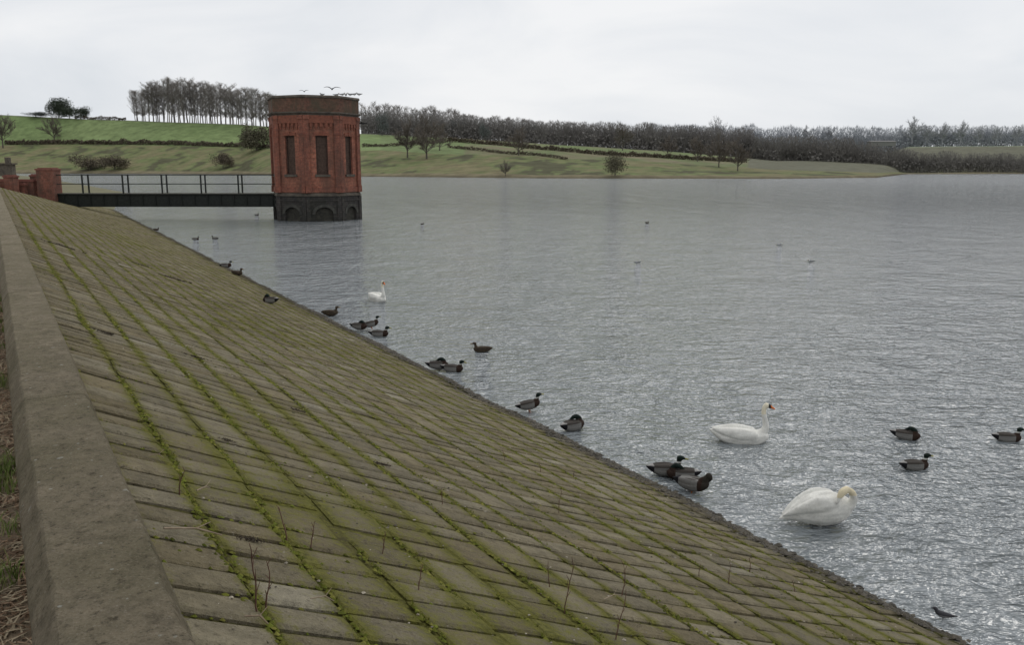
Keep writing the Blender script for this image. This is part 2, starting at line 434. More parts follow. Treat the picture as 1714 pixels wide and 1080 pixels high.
mb.prism([(x.x,x.y) for x in q],2.6,3.03)
link('wall_face',mb.mesh('wall_face',simple('wall_render',(.07,.075,.04),(.16,.145,.10),5,.95,.6,.02),org),wall_root)
mb=MB()
sg=[.85,1.72,2.62]
for a_,b_ in zip(sg,sg[1:]):
    n=8; 
    for lo,hi in((a_+.008,b_-.008),):
        vs=[];fs=[]
        for i in range(n+1):
            sp=lo+(hi-lo)*i/n
            for dd,zz in((.012,-.06),(.012,.040),(.18,.046),(.345+.008*noise.noise(Vector((sp*6,1,1))),.040),(.352,-.06)): vs.append(E(sp,dd,zz+.004*noise.noise(Vector((sp*5,dd*9,1)))))
        for i in range(n):
            for j in range(4): fs.append((i*5+j,i*5+j+1,(i+1)*5+j+1,(i+1)*5+j))
        fs.append((0,1,2,3,4)); fs.append(tuple(n*5+j for j in(4,3,2,1,0)))
        mb.add(vs,fs,(.215,.188,.135))
o=link('stone_slab',mb.mesh('stone_slab',cop,E(1.8,.2))); o.location=E(1.8,.2); tag(o,'flat worn stone slabs laid beside the parapet wall','slab')
mb=MB()
for i in range(20000):
    s=U(-1,14); q=-.37-abs(random.gauss(0,.30)); 
    if noise.noise(Vector((s*1.5,q*2,9)))<-.1 and R()<.6: continue
    p=W0+an*s+nn_*q; p.z=2.69
    gr=noise.noise(Vector((s*2,q*3,1)))>.24
    h=U(.03,.12) if gr else U(.01,.04); a=U(0,6.28); le=Vector((math.cos(a),math.sin(a),0))
    cc=random.choice([(.12,.17,.04),(.10,.14,.035),(.18,.19,.07)]) if gr else random.choice([(.29,.20,.13),(.17,.11,.07),(.38,.31,.21)])
    wv=Vector((-le.y,le.x,0))*(.003 if gr else .007)
    t1=p+le*h*.3+Vector((0,0,h*.7)); t2=p+le*h*(.9 if gr else 2.5)+Vector((0,0,h))
    mb.add([p-wv,p+wv,t1+wv*.7,t1-wv*.7,t2],[(0,1,2,3),(3,2,4)],cc)
o=link('verge_grass',mb.mesh('verge_grass',mgrass,uv=False)); stuff(o,'rough grass and dead leaves at the foot of the wall','grass')
# ------------------------------------------------------------ dead weeds & sticks on slope
weedm=simple('dead_stem',(.08,.035,.027),(.15,.09,.06),20,.8,0)
def weed(s,d,h,tw):
    base=E(s,d,-.02); mb=MB(); p=base.copy(); dirv=Vector((U(-.15,.15),U(-.15,.15),1)); n=6
    for i in range(n):
        q=p+dirv.normalized()*h/n; mb.seg(p,q,.0045*(1-i/n*.6),.0045*(1-(i+1)/n*.6),4)
        if i>0:
            for k in range(tw):
                a=U(0,6.28); r=q+Vector((math.cos(a)*.35,math.sin(a)*.35,U(.4,1)))*h*.22; mb.seg(q,r,.0024,.0014,3)
        p=q; dirv+=Vector((U(-.2,.2),U(-.2,.2),0))
    o=link('dead_weed',mb.mesh('dead_weed',weedm,base,uv=False),loc=base); tag(o,'thin leafless weed stem growing between the paving stones','weed','weeds on the stone slope')
def inv(u,v):
    d=dr(u,v); t=1.0
    while t<60:
        q=Vector((0,0,H))+d*t; rel=q-W0; rel.z=0; s=rel.dot(an); dd=rel.dot(nn_)
        if dd>0 and q.z<=E(s,dd).z: return s,dd
        t+=.03
    return 3,2
for (u,v,h,tw) in [(432,1030,.30,1),(445,1020,.2,1),(945,1025,.30,1),(920,985,.2,0),(1040,1000,.26,1),(1030,1072,.25,1),(480,905,.18,1),(520,915,.14,1),(300,830,.16,1),(935,860,.25,1),(905,790,.15,0),(1255,960,.16,1),(1220,980,.2,1),(740,845,.13,1),(640,930,.14,1),(1170,965,.14,0),(700,990,.15,1),(845,770,.15,1),(960,800,.15,0),(1330,990,.14,1)]:
    s,d=inv(u,v); weed(s,d,h,tw)
drym=simple('dry_wood',(.2,.15,.10),(.32,.26,.19),20,.9,0)
def stick(u0,v0,u1,v1,r=.006):
    a=E(*inv(u0,v0),.02); b_=E(*inv(u1,v1),.025); mid=(a+b_)/2+Vector((.01,.01,.012)); mb=MB()
    mb.seg(a,mid,r,r*.9,6); mb.seg(mid,b_,r*.9,r*.5,6); mb.seg(mid,mid+(b_-a)*.2+Vector((0,.04,.02)),r*.5,r*.3,5)
    o=link('stick',mb.mesh('stick',drym,a,uv=False),loc=a); tag(o,'pale dry stick lying on the stone slope','stick','sticks on the stone slope')
stick(275,893,372,905); stick(410,1045,450,1060,.004); stick(330,828,352,826,.004); stick(1010,1010,1040,1003,.003); stick(250,770,275,775,.003); stick(520,1010,560,1018,.003)
debm=simple('dark_debris',(.035,.027,.02),(.09,.07,.05),12,.95,0)
for (u,v,wr) in [(103,412,.28),(292,467,.30),(236,444,.18),(381,741,.05),(420,910,.05),(330,600,.08),(500,690,.07),(640,780,.06),(180,560,.08)]:
    s,d=inv(u,v); ctr=E(s,d,.01); mb=MB()
    for i in range(60):
        q=E(s+random.gauss(0,.25)*wr,d+random.gauss(0,.6)*wr,.01); a=U(0,6.28); dv=Vector((math.cos(a),math.sin(a),U(-.1,.3)))*wr*U(.1,.35)
        mb.seg(q-dv/2,q+dv/2+Vector((0,0,.01)),.012*wr/.2,.006*wr/.2,3)
    o=link('drift_debris',mb.mesh('drift_debris',debm,ctr,uv=False),loc=ctr); o['kind']='stuff'; tag(o,'small heap of dark twigs and weed on the slope','debris','drift debris on the slope')
# ------------------------------------------------------------ brick material
def brickmat(name,c1,c2,mort,dark,dk=.5,sc=1.0):
    m,nt,b=newmat(name); g=N(nt); p=g.pos(); uv=g.n('ShaderNodeUVMap').outputs[0]
    br=g.n('ShaderNodeTexBrick'); g.l(uv,br.inputs['Vector'])
    br.inputs['Color1'].default_value=(*c1,1); br.inputs['Color2'].default_value=(*c2,1); br.inputs['Mortar'].default_value=(*mort,1)
    br.inputs['Scale'].default_value=1; br.inputs['Brick Width'].default_value=.34*sc; br.inputs['Row Height'].default_value=.115*sc
    br.inputs['Mortar Size'].default_value=.010*sc; br.inputs['Bias'].default_value=-.1
    n1=g.noise(g.mapping(p,(1,1,.35)),.9,8,.75); n2=g.noise(p,4,6,.75)
    cc=g.mix(1,br.outputs['Color'],g.ramp(n2,[(.25,.40),(.75,1.45)]),'MULTIPLY')
    cc=g.mix(g.ramp(n1,[(.38,0),(.66,dk)]),cc,dark)
    g.l(cc,b.inputs['Base Color']); b.inputs['Roughness'].default_value=.9; b.inputs['Specular IOR Level'].default_value=.2
    g.l(g.bump(br.outputs['Fac'],-.5,.01,g.bump(n2,.4,.02)),b.inputs['Normal'])
    return m
red=brickmat('red_brick',(.38,.140,.088),(.27,.09,.06),(.24,.16,.12),(.10,.062,.047),.85)
pil=brickmat('pier_brick',(.32,.108,.068),(.22,.07,.048),(.2,.13,.10),(.075,.052,.042),.85)
parb=brickmat('stained_brick',(.17,.080,.056),(.12,.058,.045),(.12,.09,.068),(.07,.066,.045),.95)
blue=brickmat('blue_brick',(.050,.046,.046),(.085,.074,.066),(.04,.04,.037),(.028,.030,.024),.8,1.5)
stone=simple('dark_stone',(.055,.048,.042),(.14,.12,.095),2,.9,.4,.03)
terr=simple('moulded_brick',(.27,.10,.062),(.13,.053,.038),5,.85,.3,.02)
lou=simple('slate_louvre',(.060,.042,.034),(.13,.085,.065),5,.8,0)
dark=simple('dark_void',(.008,.008,.008),(.015,.015,.014),4,.9,0)
# ------------------------------------------------------------ tower
TC=Vector((-17.50,77.4,0)); A0=math.radians(-68.3)
tower=empty('valve_tower',TC); tag(tower,'octagonal red brick valve tower standing in the reservoir','tower')
def octo(Rr,cen=TC): return [(cen.x+Rr*math.cos(A0+math.pi/8+i*math.pi/4),cen.y+Rr*math.sin(A0+math.pi/8+i*math.pi/4)) for i in range(8)]
def FR(i,ap):
    a=A0+i*math.pi/4; n=Vector((math.cos(a),math.sin(a),0)); t=Vector((-n.y,n.x,0))
    return lambda tt,z,o=0: TC+n*(ap+o)+t*tt+Vector((0,0,z)), n, t
C8=math.cos(math.pi/8); S8=math.tan(math.pi/8)
RB=3.84; AP=RB*C8; HW=AP*S8
def part(name,mb,mat,parent=tower,smooth=False,org=TC): return link(name,mb.mesh(name,mat,org,smooth=smooth),parent)
def fbox(mb,fr,t0,t1,z0,z1,o0,o1):
    L,n,t=fr; vs=[L(a,z,o) for z in(z0,z1) for o in(o0,o1) for a in(t0,t1)]
    mb.add(vs,[(0,1,3,2),(4,6,7,5),(0,4,5,1),(2,3,7,6),(0,2,6,4),(1,5,7,3)])
mb=MB(); RBs=3.90; APb=RBs*C8; HWb=APb*S8
aw=.78; zs=.62; ah=.60
for i in range(8):
    L,n,t=FR(i,APb)
    def quad(a,b_,c_,d_): mb.add([a,b_,c_,d_],[(0,1,2,3)])
    quad(L(-HWb,-2),L(-aw,-2),L(-aw,2.15),L(-HWb,2.15)); quad(L(aw,-2),L(HWb,-2),L(HWb,2.15),L(aw,2.15))
    K=10; pts=[(-aw*math.cos(math.pi*k/K),zs+ah*math.sin(math.pi*k/K)) for k in range(K+1)]
    for (a,za),(b_,zb) in zip(pts,pts[1:]):
        quad(L(a,za),L(b_,zb),L(b_,2.15),L(a,2.15)); quad(L(a,za),L(a,za,-.22),L(b_,zb,-.22),L(b_,zb))
    quad(L(-aw,-2),L(-aw,-2,-.22),L(-aw,zs,-.22),L(-aw,zs)); quad(L(aw,-2,-.22),L(aw,-2),L(aw,zs),L(aw,zs,-.22))
part('base',mb,blue)
dsm=simple('damp_stone',(.035,.035,.031),(.085,.083,.072),3,.9,.4,.03)
for i in range(8):
    mb=MB(); fr=FR(i,APb); L,n,t=fr
    K=9
    for k in range(K):
        a0=math.pi*k/K; a1=math.pi*(k+1)/K
        q=[(-aw*math.cos(a0),zs+ah*math.sin(a0)),(-aw*math.cos(a1),zs+ah*math.sin(a1)),(-(aw+.26)*math.cos(a1),zs+(ah+.26)*math.sin(a1)),(-(aw+.26)*math.cos(a0),zs+(ah+.26)*math.sin(a0))]
        f=[L(x,z,.06) for x,z in q]; bk=[L(x,z,-.05) for x,z in q]
        mb.add(f+bk,[(0,1,2,3),(0,4,5,1),(2,6,7,3)])
    part('arch_moulding',mb,dsm)
    mb=MB(); fbox(mb,fr,-HWb-.01,-HWb+.34,-1,2.1,-.02,.10); fbox(mb,fr,HWb-.34,HWb+.01,-1,2.1,-.02,.10); fbox(mb,fr,-HWb+.3,HWb-.3,1.72,1.88,-.02,.07); part('buttress',mb,blue)
mb=MB(); mb.prism(octo(RBs-.24),-2,2.1); part('base_core',mb,simple('niche_stone',(.025,.024,.021),(.065,.062,.05),3,.9,.4,.03))
mb=MB(); mb.prism(octo(RBs+.10),2.15,2.24); mb.prism(octo(RBs+.06),2.24,2.44,r1=octo(RB+.02)); part('string_course',mb,stone)
mb=MB(); ww=.50; wz0,wz1=4.0,7.25; zb,zt=2.42,9.0
for i in range(8):
    fr=FR(i,AP); L,n,t=fr
    def quad(a,b_,c_,d_): mb.add([a,b_,c_,d_],[(0,1,2,3)])
    quad(L(-HW,zb),L(-ww,zb),L(-ww,zt),L(-HW,zt)); quad(L(ww,zb),L(HW,zb),L(HW,zt),L(ww,zt))
    quad(L(-ww,zb),L(ww,zb),L(ww,wz0),L(-ww,wz0)); quad(L(-ww,wz1),L(ww,wz1),L(ww,zt),L(-ww,zt))
    D=-.35
    quad(L(-ww,wz0),L(-ww,wz0,D),L(-ww,wz1,D),L(-ww,wz1)); quad(L(ww,wz0,D),L(ww,wz0),L(ww,wz1),L(ww,wz1,D))
    quad(L(-ww,wz0,D),L(-ww,wz0),L(ww,wz0),L(ww,wz0,D)); quad(L(-ww,wz1),L(-ww,wz1,D),L(ww,wz1,D),L(ww,wz1))
part('wall',mb,red)
for i in range(8):
    mb=MB(); fr=FR(i,AP); fr2=FR((i+1)%8,AP)
    for (f_,a,b_) in ((fr,HW-.42,HW+.06),(fr2,-HW-.06,-HW+.42)):
        fbox(mb,f_,a,b_,2.45,8.6,-.02,.17); fbox(mb,f_,a-.05*(a>0),b_+.05*(a<0),8.6,8.93,-.02,.24); fbox(mb,f_,a-.05*(a>0),b_+.05*(a<0),2.45,3.0,-.02,.23)
        fbox(mb,f_,a-.03*(a>0),b_+.03*(a<0),7.3,7.45,-.02,.21)
    part('pilaster',mb,pil)
for i in range(8):
    mb=MB(); fr=FR(i,AP); L,n,t=fr
    fbox(mb,fr,-HW+.43,HW-.43,8.28,8.93,-.02,.15)
    for cx in(-.84,-.42,0,.42,.84):
        fbox(mb,fr,cx-.12,cx+.12,7.98,8.30,-.02,.13); fbox(mb,fr,cx-.07,cx+.07,7.78,8.0,-.02,.08)
    part('corbel',mb,terr)
    mb=MB(); fbox(mb,fr,-HW+.44,HW-.44,2.5,2.9,-.02,.12); part('plinth_band',mb,pil)
frm=simple('old_frame',(.04,.025,.02),(.08,.05,.04),6,.8,0)
for i in range(8):
    fr=FR(i,AP); L,n,t=fr; cen=L(0,wz0,0)
    win=empty('window',cen-TC); win.parent=tower
    mb=MB(); fbox(mb,fr,-ww+.10,ww-.10,wz0+.1,wz1-.1,-.33,-.26)
    z=wz0+.2
    while z<wz1-.15: fbox(mb,fr,-ww+.12,ww-.12,z,z+.035,-.262,-.20); z+=.16
    link('louvre',mb.mesh('louvre',lou,cen),win)
    mb=MB(); fbox(mb,fr,-ww+.002,-ww+.1,wz0+.002,wz1-.002,-.34,-.16); fbox(mb,fr,ww-.1,ww-.002,wz0+.002,wz1-.002,-.34,-.16)
    fbox(mb,fr,-ww+.1,ww-.1,wz1-.1,wz1-.002,-.34,-.16); fbox(mb,fr,-ww+.1,ww-.1,wz0+.002,wz0+.1,-.34,-.16)
    link('frame',mb.mesh('frame',frm,cen),win)
    mb=MB(); fbox(mb,fr,-ww-.14,ww+.14,wz0-.2,wz0-.002,-.1,.12); link('sill',mb.mesh('sill',stone,cen),win)
    mb=MB(); fbox(mb,fr,-ww-.16,ww+.16,wz1+.002,wz1+.25,-.1,.07); fbox(mb,fr,-.1,.1,wz1+.02,wz1+.34,-.1,.11); link('lintel',mb.mesh('lintel',terr,cen),win)
mb=MB(); mb.prism(octo(RB+.14),8.93,9.02); mb.prism(octo(RB+.20),9.02,9.12,r1=octo(RB+.34)); mb.prism(octo(RB+.35),9.12,9.22); part('cornice',mb,stone)
mb=MB(); mb.prism(octo(RB+.16),9.2,10.35); part('parapet',mb,parb)
mb=MB(); mb.prism(octo(RB+.22),10.35,10.42); mb.prism(octo(RB+.28),10.42,10.58,r1=octo(RB+.20)); part('roof_coping',mb,stone)
mb=MB(); pL=FR(2,AP)[0]
mb.seg(pL(-1.2,8.45,.0),pL(-1.2,8.45,.9),.05,.05,6); mb.seg(pL(-1.2,8.75,.0),pL(-1.2,8.45,.6),.03,.03,6); part('bracket',mb,dark)
# ------------------------------------------------------------ bridge
iron=simple('dark_iron',(.008,.010,.009),(.022,.026,.022),5,.6,.2,.01)
by0,by1=76.2,77.3; bx0,bx1=-41.3,-20.6
bo=Vector((-31,76.8,1.2)); bridge=empty('footbridge',bo); tag(bridge,'narrow dark iron footbridge with open railings leading to the tower','bridge')
for yy in(by0,by1):
    mb=MB(); mb.box(((bx0+bx1)/2,yy,1.72),((bx1-bx0)/2,.03,.50)); 
    for zz in(1.19,2.24): mb.box(((bx0+bx1)/2,yy,zz),((bx1-bx0)/2,.16,.03))
    x=bx0+.6
    while x<bx1: mb.box((x,yy,1.72),(.03,.12,.495)); x+=1.15
    link('girder',mb.mesh('girder',iron,bo),bridge)
mb=MB(); mb.box(((bx0+bx1)/2,(by0+by1)/2,2.31),((bx1-bx0)/2,(by1-by0)/2+.1,.035)); link('deck',mb.mesh('deck',simple('deck_planks',(.05,.05,.04),(.10,.095,.08),6,.9,.3,.01),bo),bridge)
for yy in(by0,by1):
    mb=MB(); px=[143,210,275,340,402]
    for u in px:
        x=at_y(u,310,76.7).x; mb.box((x,yy,3.13),(.06,.05,.79))
    mb.box(((bx0+bx1)/2,yy,3.95),((bx1-bx0)/2,.045,.045))
    for zz in(3.15,): mb.box(((bx0+bx1)/2,yy,zz),((bx1-bx0)/2,.02,.028))
    link('railing',mb.mesh('railing',iron,bo),bridge)
parb2=brickmat('old_red_brick',(.27,.095,.065),(.19,.07,.05),(.17,.13,.10),(.075,.055,.045),.8)
redstone=simple('red_coping',(.14,.06,.05),(.24,.10,.075),5,.9,.3,.02)
def brickwall(label,parts,cat='wall'):
    o0=Vector((parts[0][0],parts[0][1],1)); rt=empty('brick_wall',o0); tag(rt,label,cat,'brick walls at the end of the footbridge')
    mb=MB(); mc=MB()
    for (x,y,hx,hy,z0,z1) in parts:
        mb.box((x,y,(z0+z1)/2),(hx,hy,(z1-z0)/2)); mc.box((x,y,z1+.07),(hx+.06,hy+.06,.07)); mc.box((x,y,z1+.18),(hx*.85,hy*.85,.04))
    link('wall_body',mb.mesh('wall_body',parb2,o0),rt); link('coping',mc.mesh('coping',redstone,o0),rt)
def X(u,Y): return at_y(u,300,Y).x
brickwall('square red brick pier at the bridge end with moulded cap',[(X(79,76),76.3,.72,.7,.8,4.35)])
brickwall('low red brick wall beside the bridge pier',[(X(60,77),77.4,.6,.25,1.2,3.8),(X(42,76),76.2,.75,.3,1.2,3.35)])
brickwall('stepped red brick wall ending in a small pier',[(X(14,74),74.4,.42,.4,1.5,3.75),(X(-8,74),74.6,.9,.3,1.5,3.4),(X(28,75),75.4,.5,.22,1.5,3.05)])
q=at_y(8,285,150); mb=MB(); mb.box((q.x,q.y,4.2),(1.6,.6,1.0)); mb.box((q.x,q.y,5.3),(1.9,.8,.12)); mb.box((q.x+.9,q.y-.3,5.9),(.35,.35,.5)); mb.box((q.x-1.2,q.y-.1,6.0),(.3,.3,.6))
o=link('gate_pillar',mb.mesh('gate_pillar',stone,(q.x,q.y,2.7)),loc=(q.x,q.y,2.7)); tag(o,'squat dark stone gate pillars at the end of the dam','pillar')
# ------------------------------------------------------------ trees
def bare_tree(seed,style):
    rnd=random.Random(seed); tr=MB(); cr=MB()
    def u(a,b): return a+(b-a)*rnd.random()
    def twig(p,d,L,wd_):
        sd=d.cross(Vector((u(-1,1),u(-1,1),u(-1,1)))).normalized()*wd_
        e=p+d*L; cr.add([p-sd,p+sd,e],[(0,1,2)])
    if style=='poplar':
        p=Vector((0,0,0)); n=8; pts=[p]; dx,dy=u(-.004,.004),u(-.004,.004)
        for i in range(n): p=p+Vector((dx+u(-.005,.005),dy+u(-.005,.005),1/n*.93)); pts.append(p)
        for i in range(n): tr.seg(pts[i],pts[i+1],.0065*(1-i/n)+.0018,.0065*(1-(i+1)/n)+.0018,5)
        for k in range(64):
            t=u(.16,.95); i=min(n-1,int(t*n)); b0=pts[i].lerp(pts[i+1],t*n-i); a=u(0,6.28)
            L=(.07+.14*math.sin(math.pi*min(1,(1-t)*1.1)))*u(.6,1.15); sp=u(.5,1.3); d=Vector((math.cos(a)*sp,math.sin(a)*sp,1)).normalized(); 
            mid=b0+d*L*.5; d2=(d+Vector((0,0,.7))).normalized(); e=mid+d2*L*.6
            tr.seg(b0,mid,.0018,.0014,3); tr.seg(mid,e,.0014,.0009,3)
            for q in range(30):
                s=b0.lerp(mid,u(.1,1)) if q%2 else mid.lerp(e,u(0,1)); aa=u(0,6.28); d3=(d2+Vector((math.cos(aa),math.sin(aa),u(-.4,.6)))*.9).normalized(); twig(s,d3,u(.025,.065),.0012)
    else:
        spread={'round':.95,'wide':1.2,'wood':.75}[style]; nl={'round':13,'wide':15,'wood':8}[style]
        th=u(.12,.20); tr.seg((0,0,-.02),(0,0,th),.024,.017,6); tr.seg((0,0,th),(u(-.02,.02),u(-.02,.02),th+.25),.017,.010,5)
        def grow(p,d,L,r,lev):
            mid=p+d*L*.5+Vector((u(-.1,.1),u(-.1,.1),u(0,.08)))*L*.5; e=mid+(d+Vector((u(-.3,.3),u(-.3,.3),u(0,.25)))).normalized()*L*.5
            tr.seg(p,mid,r,r*.75,4 if lev==0 else 3); tr.seg(mid,e,r*.75,r*.45,3)
            if lev<2:
                for q in range(4 if style!='wood' else 3):
                    s=p.lerp(mid,u(.3,1)) if rnd.random()<.4 else mid.lerp(e,u(.1,1))
                    nd=(d+Vector((u(-1,1),u(-1,1),u(-.35,.8)))*.75).normalized(); grow(s,nd,L*u(.45,.65),r*.42,lev+1)
            nt_=(16 if style!='wood' else 8) if lev else 6
            for q in range(nt_):
                s=p.lerp(mid,u(.4,1)) if rnd.random()<.4 else mid.lerp(e,u(0,1))
                nd=(d+Vector((u(-1,1),u(-1,1),u(-.4,.9)))*.9).normalized(); twig(s,nd,u(.045,.10),.0019 if style!='wood' else .0022)
        for k in range(nl):
            a=6.28*k/nl+u(-.3,.3); zz=u(th*.8,th+.22); up=u(.35,1.6)
            d=Vector((math.cos(a)*spread,math.sin(a)*spread,up)).normalized(); grow(Vector((0,0,zz)),d,u(.25,.40),.008,0)
        for k in range(3): grow(Vector((0,0,th+.2)),Vector((u(-.3,.3),u(-.3,.3),1)).normalized(),u(.34,.42),.008,0)
    zs=max(v[2] for v in tr.v+cr.v); 
    for M in(tr,cr): M.v=[(x/zs,y/zs,z/zs) for x,y,z in M.v]
    return tr,cr
far_bark_hazed=simple('far_bark_hazed',(.17,.158,.145),(.23,.215,.20),.3,.95,0)  # far bark and twigs painted lighter to imitate haze over distance
far_twig=simple('far_twigs_hazed',(.23,.21,.19),(.31,.287,.265),.2,.95,0)
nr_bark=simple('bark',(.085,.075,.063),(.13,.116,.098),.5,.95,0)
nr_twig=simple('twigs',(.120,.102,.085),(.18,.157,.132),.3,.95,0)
hz_bark=simple('haze_tinted_bark',(.27,.275,.285),(.33,.335,.345),.3,.95,0); hz_twig=simple('haze_tinted_twigs',(.32,.325,.335),(.38,.385,.395),.2,.95,0)  # palest bark and twig copies, thick distance haze put into the colour
lib={}
for st,n in(('poplar',6),('round',4),('wide',3),('wood',5)):
    lib[st]=[bare_tree(i*13+len(st),st) for i in range(n)]
ml={}
for st in('poplar','round','wide'):
    ml[st]=[[(t.mesh(st+'_trunk',bm_,uv=False),k.mesh(st+'_crown',tw_,uv=False)) for t,k in lib[st]] for bm_,tw_ in((far_bark_hazed,far_twig),(nr_bark,nr_twig),(hz_bark,hz_twig))]
def tree(u,vb,vt,st,near,label,name,group=None,wx=1.0,Y=None):
    Y=Y or place(u,vb); x=kk(u)*Y; z=tz(u,Y); 
    h=zy(vt,Y)-zy(vb,Y)
    rt=empty(name,(x,Y,z-.3)); a,b_=random.choice(ml[st][near]); rt.scale=(h*wx,h*wx,h); rt.rotation_euler=(0,0,U(0,6.28))
    link('trunk',a,rt); link('crown',b_,rt); tag(rt,label,'tree',group)
topP=[(222,152),(232,142),(262,128),(290,123),(330,126),(370,133),(420,143),(460,152)]
u=230
while u<472:
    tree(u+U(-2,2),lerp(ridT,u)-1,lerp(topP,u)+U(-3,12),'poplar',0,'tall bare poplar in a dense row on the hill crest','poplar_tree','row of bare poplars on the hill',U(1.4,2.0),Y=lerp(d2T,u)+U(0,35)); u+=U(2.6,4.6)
topQ=[(606,160),(640,162),(680,165),(740,170),(800,182),(900,193),(1000,200),(1080,203)]
u=608
while u<1000:
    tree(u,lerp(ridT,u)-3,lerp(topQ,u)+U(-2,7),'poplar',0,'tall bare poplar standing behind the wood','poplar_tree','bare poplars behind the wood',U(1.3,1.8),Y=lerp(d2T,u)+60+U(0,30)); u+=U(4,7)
L1='leafless broad tree with a rounded twiggy crown in the field'
for (u,vb,vt,st,wx) in [(93,238,185,'round',1.05),(682,264,186,'wide',1.0),(714,266,182,'round',1.05),(736,252,200,'round',1.1),(868,260,208,'round',1.05),(1118,265,222,'round',1.1),(1168,270,222,'round',1.1),(1204,280,218,'wide',1.0),(1236,286,224,'round',1.1),(6,248,170,'wide',.8),(846,294,262,'wide',1.0),(1042,252,200,'round',.9)]:
    tree(u,vb,vt,st,1,L1,'bare_tree','leafless trees in the fields',wx)
for (u,vt) in [(1200,191),(1525,193),(1606,198),(1576,201),(1636,206),(1665,206),(1700,206),(1550,206),(1385,207),(1345,208)]:
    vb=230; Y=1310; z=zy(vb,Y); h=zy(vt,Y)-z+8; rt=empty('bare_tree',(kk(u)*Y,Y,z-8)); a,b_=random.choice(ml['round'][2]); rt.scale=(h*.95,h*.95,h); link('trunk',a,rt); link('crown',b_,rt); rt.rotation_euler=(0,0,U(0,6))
    tag(rt,'hazy leafless tree rising above the distant wood','tree','trees above the distant wood')
def leafy(seed,lobes,n,sz):
    rnd=random.Random(seed); mb=MB()
    for i in range(n):
        l=rnd.choice(lobes); a=Vector((rnd.gauss(0,1),rnd.gauss(0,1),rnd.gauss(0,1))).normalized()*(rnd.random()**.4)*(1.25 if rnd.random()<.15 else 1)
        p=Vector((l[0]+a.x*l[3],l[1]+a.y*l[3],l[2]+a.z*l[4]))
        q=Vector((rnd.gauss(0,1),rnd.gauss(0,1),rnd.gauss(0,1))).normalized(); r=q.orthogonal().normalized(); t=q.cross(r); k=sz*(.6+.8*rnd.random())
        mb.add([p+r*k,p-r*k*.6+t*k*.8,p-r*k*.5-t*k*.8],[(0,1,2)])
    return mb
lf={'green':simple('evergreen_leaves',(.035,.048,.035),(.07,.085,.058),.4,.9,0),'olive':simple('ivy_twigs',(.085,.08,.052),(.145,.135,.09),.4,.95,0),'brown':simple('bramble',(.085,.07,.05),(.145,.122,.088),.3,.95,0),'haze':simple('haze_tinted_evergreen',(.085,.097,.093),(.13,.142,.135),.2,.95,0)}  # 'haze' leaves are lightened, with distance haze mixed into their colour
def bush(u,vb,vt,wpx,kind,name,label,cat,lob=None,n=1500,trunk=False,group=None):
    Y=place(u,vb); z=tz(u,Y); h=zy(vt,Y)-zy(vb,Y); wm=wpx/F*Y
    lob=lob or [(U(-.3,.3),U(-.3,.3),U(.25,.7),U(.2,.34),U(.2,.3)) for _ in range(9)]+[(0,0,.35,.42,.33)]
    rt=empty(name,(kk(u)*Y,Y,z-.2)); rt.scale=(wm,wm,h)
    link('crown',leafy(int(u),lob,n*2,.024).mesh(name+'_crown',lf[kind],uv=False),rt)
    mb=MB(); mb.seg((0,0,-.02),(0,0,.5),.03 if trunk else .02,.012,6)
    for k in range(5): a=k*1.3; mb.seg((0,0,.2),(math.cos(a)*.2,math.sin(a)*.2,.6),.012,.005,4)
    link('trunk',mb.mesh(name+'_trunk',nr_bark,uv=False),rt); tag(rt,label,cat,group)
bush(430,252,199,54,'olive','ivy_tree','rounded olive grey tree with dense twigs beside the tower','tree',trunk=True,n=2600)
bush(104,197,158,40,'green','evergreen_tree','dark evergreen tree on the hill crest','tree',n=2400)
bush(122,198,172,34,'green','evergreen_tree','smaller dark evergreen tree on the hill crest','tree'); bush(141,198,172,28,'green','evergreen_tree','smaller dark evergreen tree on the hill crest','tree')
bush(66,195,185,44,'haze','evergreen_tree','low hazy scrub on the hill crest','tree')
bush(372,281,248,42,'brown','bush','round leafless bush near the water','bush')
bush(150,284,256,60,'brown','bush','low spreading bramble thicket on the bank','bush'); bush(190,284,254,50,'brown','bush','low spreading bramble thicket on the bank','bush')
bush(1030,295,248,40,'olive','bush','tall olive shrub at the water edge','bush',n=1300)
for (u,vt,w_) in [(768,188,38),(812,200,22),(895,205,24),(990,205,22),(640,182,26)]:
    bush(u,lerp(ridT,u)+1,vt,w_,'haze','evergreen_tree','hazy dark evergreen at the edge of the wood','tree',n=900,group='evergreens at the wood edge')
